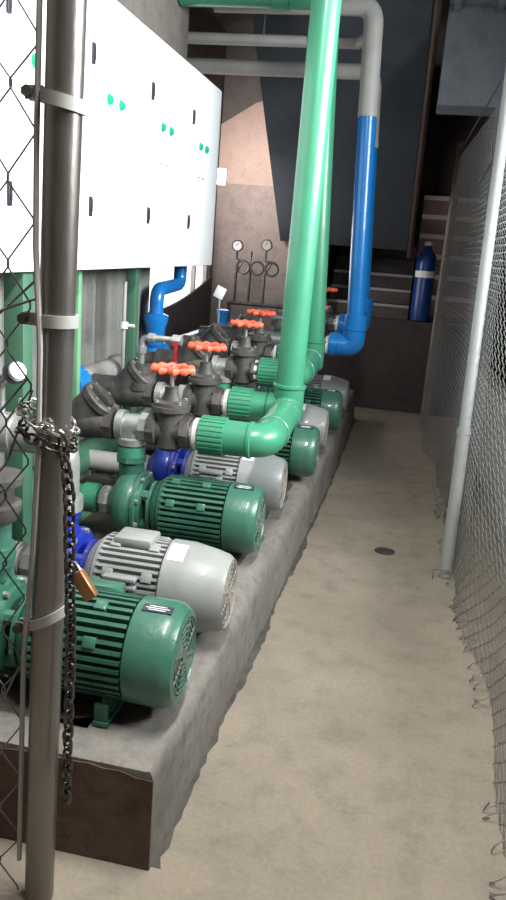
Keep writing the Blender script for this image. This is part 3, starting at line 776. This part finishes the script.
bm = nb(); lathe(bm, (0, -.012, .235), (0, 0, 1), [(0, .016), (.03, .016)], 8); link('end_plug', bm, 'iron', t)

# white tag on a thin stem
t = thing('hanging_tag', 'small white square tag on a stem left of the gauges', 'tag', (-1.11, 4.62, .93))
bm = nb(); tube(bm, [(0, 0, -.05), (0, 0, .22)], .006, 8); lathe(bm, (0, 0, -.05), (0, 0, 1), [(0, .03), (.05, .03), (.055, .012)], 12); link('stem', bm, 'galv', t)
bm = nb(); box(bm, (-.03, -.008, .20), (.03, .002, .27), .003, rot=Matrix.Rotation(.4, 3, 'Y')); link('card', bm, 'sticker', t)

# ------------------------------------------------------------------ foreground fence (left) : post, tension bar, clamps, mesh
base = V((-.655, 1.352, 0)); topd = V((-.593, 1.300, 1.806)); dirv = (topd - base) / 1.806
def onpost(z, ox=0., oy=0.): return base + dirv * z + V((ox, oy, 0))
fl = thing('chain_link_fence', 'near chain-link gate post and loose mesh in the left foreground', 'fence', base)
def lb(p): return V(p) - base
bm = nb(); tube(bm, [lb(onpost(0)), lb(onpost(3.2))], .0315, 28); pz = link('post', bm, 'oldgalv', fl)
bm = nb(); tube(bm, [lb(onpost(z, a, b)) for z, a, b in ((.1, -.044, -.012), (.3, -.044, -.012), (.62, -.040, -.02), (.86, -.018, -.036), (1.05, -.010, -.040), (1.25, -.012, -.040), (1.42, -.030, -.028), (1.6, -.040, -.014), (3.1, -.042, -.012))], .0055, 8); tb_ = link('tension_bar', bm, 'paleg', fl)
for z, m, tl in ((1.655, 'paleg', .22), (1.295, 'paleg', .0), (.705, 'paleg', -.55)):
    bm = nb(); c = lb(onpost(z)); pts = []
    for k in range(24):
        a = 2 * PI * k / 24; pts.append(c + V((.034 * math.cos(a), .034 * math.sin(a), -.034 * math.cos(a) * tl)))
    # flat strap ring
    A = []
    for p in pts:
        o_ = (p - c); o2 = V((o_.x, o_.y, 0)).normalized() * .004
        A.append([bm.verts.new(p + V((0, 0, -.011))), bm.verts.new(p + V((0, 0, .011))), bm.verts.new(p + o2 + V((0, 0, .011))), bm.verts.new(p + o2 + V((0, 0, -.011)))])
    for k in range(24):
        a = A[k]; b = A[(k + 1) % 24]
        for q in range(4): bm.faces.new((a[q], a[(q + 1) % 4], b[(q + 1) % 4], b[q]))
    zz = .05 * tl
    box(bm, c + V((-.062, -.016, -.011 + zz)), c + V((-.030, -.011, .011 + zz)), .0); box(bm, c + V((-.062, .0, -.011 + zz)), c + V((-.030, .005, .011 + zz)))
    cb = link('clamp', bm, m, fl)
    bm = nb(); lathe(bm, c + V((-.055, -.026, zz)), (0, 1, 0), [(0, .0), (.0, .010), (.008, .010), (.009, .004), (.036, .004), (.037, .009), (.043, .009)], 6); link('clamp_bolt', bm, 'iron', cb)
def weave(bm, P, u0, u1, z0, z1, p, h, r, jit=0., seg=4, off=.004):
    """P(u, z, d) -> point; zigzag wires of diamond mesh"""
    n = int((u1 - u0) / p)
    m = int((z1 - z0) / h)
    for i in range(n):
        pts = []
        for k in range(m + 1):
            u = u0 + p * (i + (0 if (k + i) % 2 == 0 else 1)) ; z = z0 + h * k
            ju = random.uniform(-jit, jit); jz = random.uniform(-jit, jit)
            s = 1 if (k + i) % 2 == 0 else -1
            pts += [P(u + ju, z + jz - h * .07, off * s), P(u + ju, z + jz + h * .07, off * s * .6)] 
        tube(bm, pts, r, seg)
# left mesh: world z from .1 to 3, u = distance left of the bar
def PL(u, z, d):
    c = onpost(z); sag = .02 * math.sin(z * 2.2 + u * 5)
    return lb(V((c.x - .045 - u, c.y - .012 + d + sag * min(1, u * 4) - .10 * u, z)))
bm = nb(); weave(bm, PL, 0, .75, .02, 3.1, .043, .072, .0019, .003, 5, .003)
link('wire_mesh', bm, 'wire', fl)
loose = [[(-.035, 1.33, 1.36), (-.12, 1.30, 1.27), (-.22, 1.26, 1.20)], [(-.03, 1.34, 1.33), (-.10, 1.30, 1.30), (-.20, 1.27, 1.235)], [(-.05, 1.33, 1.18), (-.11, 1.29, 1.09), (-.19, 1.27, 1.11), (-.3, 1.27, 1.06)],
         [(-.04, 1.33, 1.16), (-.08, 1.29, 1.0), (-.15, 1.27, .98)], [(-.05, 1.33, .62), (-.09, 1.28, .5), (-.16, 1.26, .42)]]
for pth in loose:
    bm = nb(); tube(bm, fillet([lb(V((base.x + .03 + a, b, c))) for a, b, c in pth], .05, 4), .0024, 6)
    link('loose_wire', bm, 'wire', fl)

# chain with padlock
ch = thing('chain', 'dark steel chain wrapped around the foreground post and hanging down beside it', 'chain', onpost(1.10, .0, 0))
o0 = onpost(1.10)
def link_ring(bm, c, d, roll, L=.028, W=.0105, r=.0033):
    d = d.normalized(); u = V((0, 0, 1)) if abs(d.z) < .9 else V((1, 0, 0)); u = (u - d * u.dot(d)).normalized(); w = d.cross(u)
    e = u * math.cos(roll) + w * math.sin(roll); pts = []
    for k in range(14):
        a = 2 * PI * k / 14; q = math.cos(a); pts.append(c + d * (q * W + (L / 2 - W) * (1 if q > 0.01 else -1 if q < -.01 else 0)) + e * math.sin(a) * W)
    tube(bm, pts, r, 8, closed=True)
def chain_path(bm, path, step=.0205, r=.0033):
    acc = 0; i = 0; pos = []
    seglen = [(path[k + 1] - path[k]).length for k in range(len(path) - 1)]; total = sum(seglen)
    n = int(total / step)
    for k in range(n):
        s = k * step; j = 0
        while j < len(seglen) - 1 and s > seglen[j]: s -= seglen[j]; j += 1
        link_ring(bm, path[j].lerp(path[j + 1], min(1, s / seglen[j])), path[j + 1] - path[j], (PI / 2) * (k % 2) + .4 + random.uniform(-.15, .15), r=r)
bm = nb()
for zo, ph in ((.012, 0), (-.022, .6)):
    bm = nb(); pts = []
    for k in range(25):
        a = 2 * PI * k / 24 + ph; pts.append(V((-.012 + .048 * math.cos(a), .044 * math.sin(a), zo - .02 * math.cos(a) * (1 + zo * 10))))
    chain_path(bm, pts, .0205, .0030)
    link('wrapped_loop', bm, 'chrome' if zo > 0 else 'chainm', ch)
bm = nb()
hang = [V((.035, -.035, -.02)), V((.046, -.03, -.12)), V((.052, -.025, -.45)), V((.048, -.025, -.80))]
chain_path(bm, hang, .021, .0036)
link('hanging_length', bm, 'chainm', ch)
pd_p = onpost(.80, .085, -.028)
pd = thing('padlock', 'old brass padlock hanging on the chain right of the foreground post', 'padlock', pd_p)
m3 = Matrix.Rotation(R(38), 3, 'Y')
bm = nb(); box(bm, (-.014, -.009, -.03), (.014, .009, .03), .004, rot=Matrix.Rotation(R(-35), 3, 'Y')); link('body', bm, 'brass', pd)
sd = Matrix.Rotation(R(-35), 3, 'Y')
bm = nb(); tube(bm, [sd @ V((-.009, 0, .028)), sd @ V((-.009, 0, .045)), sd @ V((-.004, 0, .054)), sd @ V((.004, 0, .054)), sd @ V((.009, 0, .045)), sd @ V((.009, 0, .028))], .0032, 8); link('shackle', bm, 'chrome', pd)

# ------------------------------------------------------------------ right fence
def fx(y): # mesh line on the floor
    return .415 - .06 * (2.2 - y) if y < 2.2 else .415 - .036 * (y - 2.2)
fr_ = thing('chain_link_fence', 'long chain-link fence with grey pole along the right side of the walkway', 'fence', (.322, 3.577, 0))
o_ = V((.322, 3.577, 0))
def wl(x, y, z): return V((x, y, z)) - o_
bm = nb()
tube(bm, [wl(.322, 3.577, 0), wl(.322, 3.70, .68)], .030, 24); tube(bm, [wl(.322, 3.70, .68), wl(.322, 3.964, 2.128), wl(.322, 4.12, 3.0)], .0265, 24)
link('pole', bm, 'pole', fr_)
bm = nb(); lathe(bm, wl(.322, 3.635, .30), (0, .18, 1), [(0, .033), (.02, .033)], 24); lathe(bm, wl(.322, 3.70, .67), (0, .18, 1), [(0, .034), (.03, .034)], 24); link('pole_joint', bm, 'pole', fr_)
bm = nb(); tube(bm, [wl(.25, 7.05, 0), wl(.262, 7.08, 2.38)], .035, 18); lathe(bm, wl(.262, 7.08, 2.37), (0, 0, 1), [(0, .038), (.03, .038), (.04, .02)], 18); link('end_post', bm, mat('rusty_post', (.17, .14, .115), .6, .2, col2=(.25, .22, .19), nscale=6), fr_)
bm = nb(); tube(bm, [wl(.305, 4.0, 2.30), wl(.262, 7.05, 2.33)], .006, 8); tube(bm, [wl(.34, 3.99, 2.0), wl(.28, 7.0, 1.75)], .004, 6)
tube(bm, [wl(.43, 1.2, 2.3), wl(.305, 4.0, 2.30)], .005, 8)
link('top_wire', bm, 'wire', fr_)
bm = nb(); tube(bm, fillet([wl(.322, 3.93, 1.30), wl(.37, 3.86, 1.30), wl(.33, 3.88, 1.30), wl(.29, 3.9, 1.30), wl(.31, 3.95, 1.3)], .02, 4), .003, 6)
tube(bm, [wl(.26, 3.52, .004), wl(.262, 3.53, .05), wl(.34, 3.545, .045)], .003, 6)
link('tie_wire', bm, 'wire', fr_)
def PR(u, z, d):
    y = 1.35 + u; x = fx(y) + .006 + min(1, u / 1.3) * .03 * math.sin(u * 2.1) * (1 - z / 2.3) + .03 * (1 - min(1, z / .5)) * math.sin(u * 6.3) * .6 - .03 * max(0, .25 - z)
    if 3.3 < y < 4.3: x = max(x, .362)
    return wl(x + d, y, z)
bm = nb(); weave(bm, PR, 0, 5.65, .015, 2.28, .044, .033, .0015, .002, 4, .003)
link('wire_mesh', bm, 'wiredk', fr_)
for k in range(46):
    bm = nb()   # ragged loose ends along the floor
    y = 1.6 + random.random() ** 1.2 * 3.6; x = fx(y) + .012 * math.sin((y - 1.35) * 2.1)
    a0 = random.uniform(0, 2); L = random.uniform(.02, .055)
    pts = [wl(x + .02, y, .05), wl(x - L * .4, y + random.uniform(-.02, .02), .02 + random.random() * .02), wl(x - L, y + random.uniform(-.03, .03), .006), wl(x - L * .5, y + random.uniform(.0, .05), .004)]
    tube(bm, fillet(pts, .02, 3), .0016, 5)
    link('loose_end', bm, 'wiredk', fr_)

# ------------------------------------------------------------------ things beyond the right fence: dark machinery pipes
t = thing('pipe_rack', 'dark steel rack with pipes standing behind the low pale wall beyond the fence', 'rack', (1.15, 6.0, 0))
bm = nb()
for x, y in ((-.25, -1.6), (.25, -1.6), (-.25, 1.0), (.25, 1.0)): box(bm, (x - .03, y - .03, 0), (x + .03, y + .03, 1.9))
link('frame', bm, 'iron', t)
for z in (.7, 1.1, 1.5):
    bm = nb(); tube(bm, [(-.1, -1.7, z), (-.1, 1.2, z)], .05, 14); link('pipe', bm, 'paleg' if z == 1.1 else 'gcold', t)
    bm = nb(); box(bm, (-.27, -1.62, z - .09), (.27, -1.58, z - .05)); box(bm, (-.27, .98, z - .09), (.27, 1.02, z - .05)); link('crossbar', bm, 'iron', t)

# ------------------------------------------------------------------ lamps and light
def lamp(x, y, z, L, e, label, rz=0):
    t = thing('ceiling_lamp', label, 'lamp', (x, y, z), rz)
    bm = nb(); box(bm, (-.09, -L / 2, 0), (.09, L / 2, .05), .01); link('housing', bm, 'white', t)
    bm = nb(); tube(bm, [(0, -L / 2 + .04, -.03), (0, L / 2 - .04, -.03)], .018, 14); link('tube', bm, 'lampglow', t)
    bm = nb(); tube(bm, [(0, -L / 3, .05), (0, -L / 3, 3.3 - z)], .006, 6); tube(bm, [(0, L / 3, .05), (0, L / 3, 3.3 - z)], .006, 6); link('hanger', bm, 'iron', t)
    ld = bpy.data.lights.new('lamp_light', 'AREA'); ld.shape = 'RECTANGLE'; ld.size = .16; ld.size_y = L; ld.energy = e; ld.color = (1, .985, .955)
    lo = bpy.data.objects.new('lamp_light', ld); COL.objects.link(lo); lo.location = (x, y, z - .06); lo.rotation_euler = (0, 0, rz)
lamp(-.05, 1.4, 2.95, 1.2, 70, 'fluorescent ceiling lamp hanging above the near end of the walkway')
# daylight entering above the low wall on the right, near the camera
def area(name, loc_, target, sx, sy, e, col, spread=PI):
    ld = bpy.data.lights.new(name, 'AREA'); ld.shape = 'RECTANGLE'; ld.size = sx; ld.size_y = sy; ld.energy = e; ld.color = col; ld.spread = spread
    lo = bpy.data.objects.new(name, ld); COL.objects.link(lo); lo.location = loc_
    lo.rotation_euler = (V(target) - V(loc_)).to_track_quat('-Z', 'Y').to_euler()
area('daylight_right', (1.9, 2.4, 2.35), (-1.2, 3.0, 2.0), 2.2, 1.1, 92, (.93, .98, 1), 1.7)
area('daylight_window', (WF + .05, 6.5, 1.4), (0, 5.7, 1.2), 1.7, .5, 7, (1, .97, .96))
area('rear_wall_spot', (-1.84, 6.5, 2.15), (-1.35, 7.6, 2.2), .25, .3, 9, (1, .88, .82), 2.0)  # small unseen spot added to brighten the pink rear wall
w = bpy.data.worlds.new('world'); S.world = w; w.use_nodes = True
w.node_tree.nodes['Background'].inputs[0].default_value = (.75, .82, .9, 1); w.node_tree.nodes['Background'].inputs[1].default_value = .3

S.view_settings.view_transform = 'Standard'; S.view_settings.look = 'None'; S.view_settings.gamma = 1; S.view_settings.use_curve_mapping = False
S.view_settings.exposure = .44
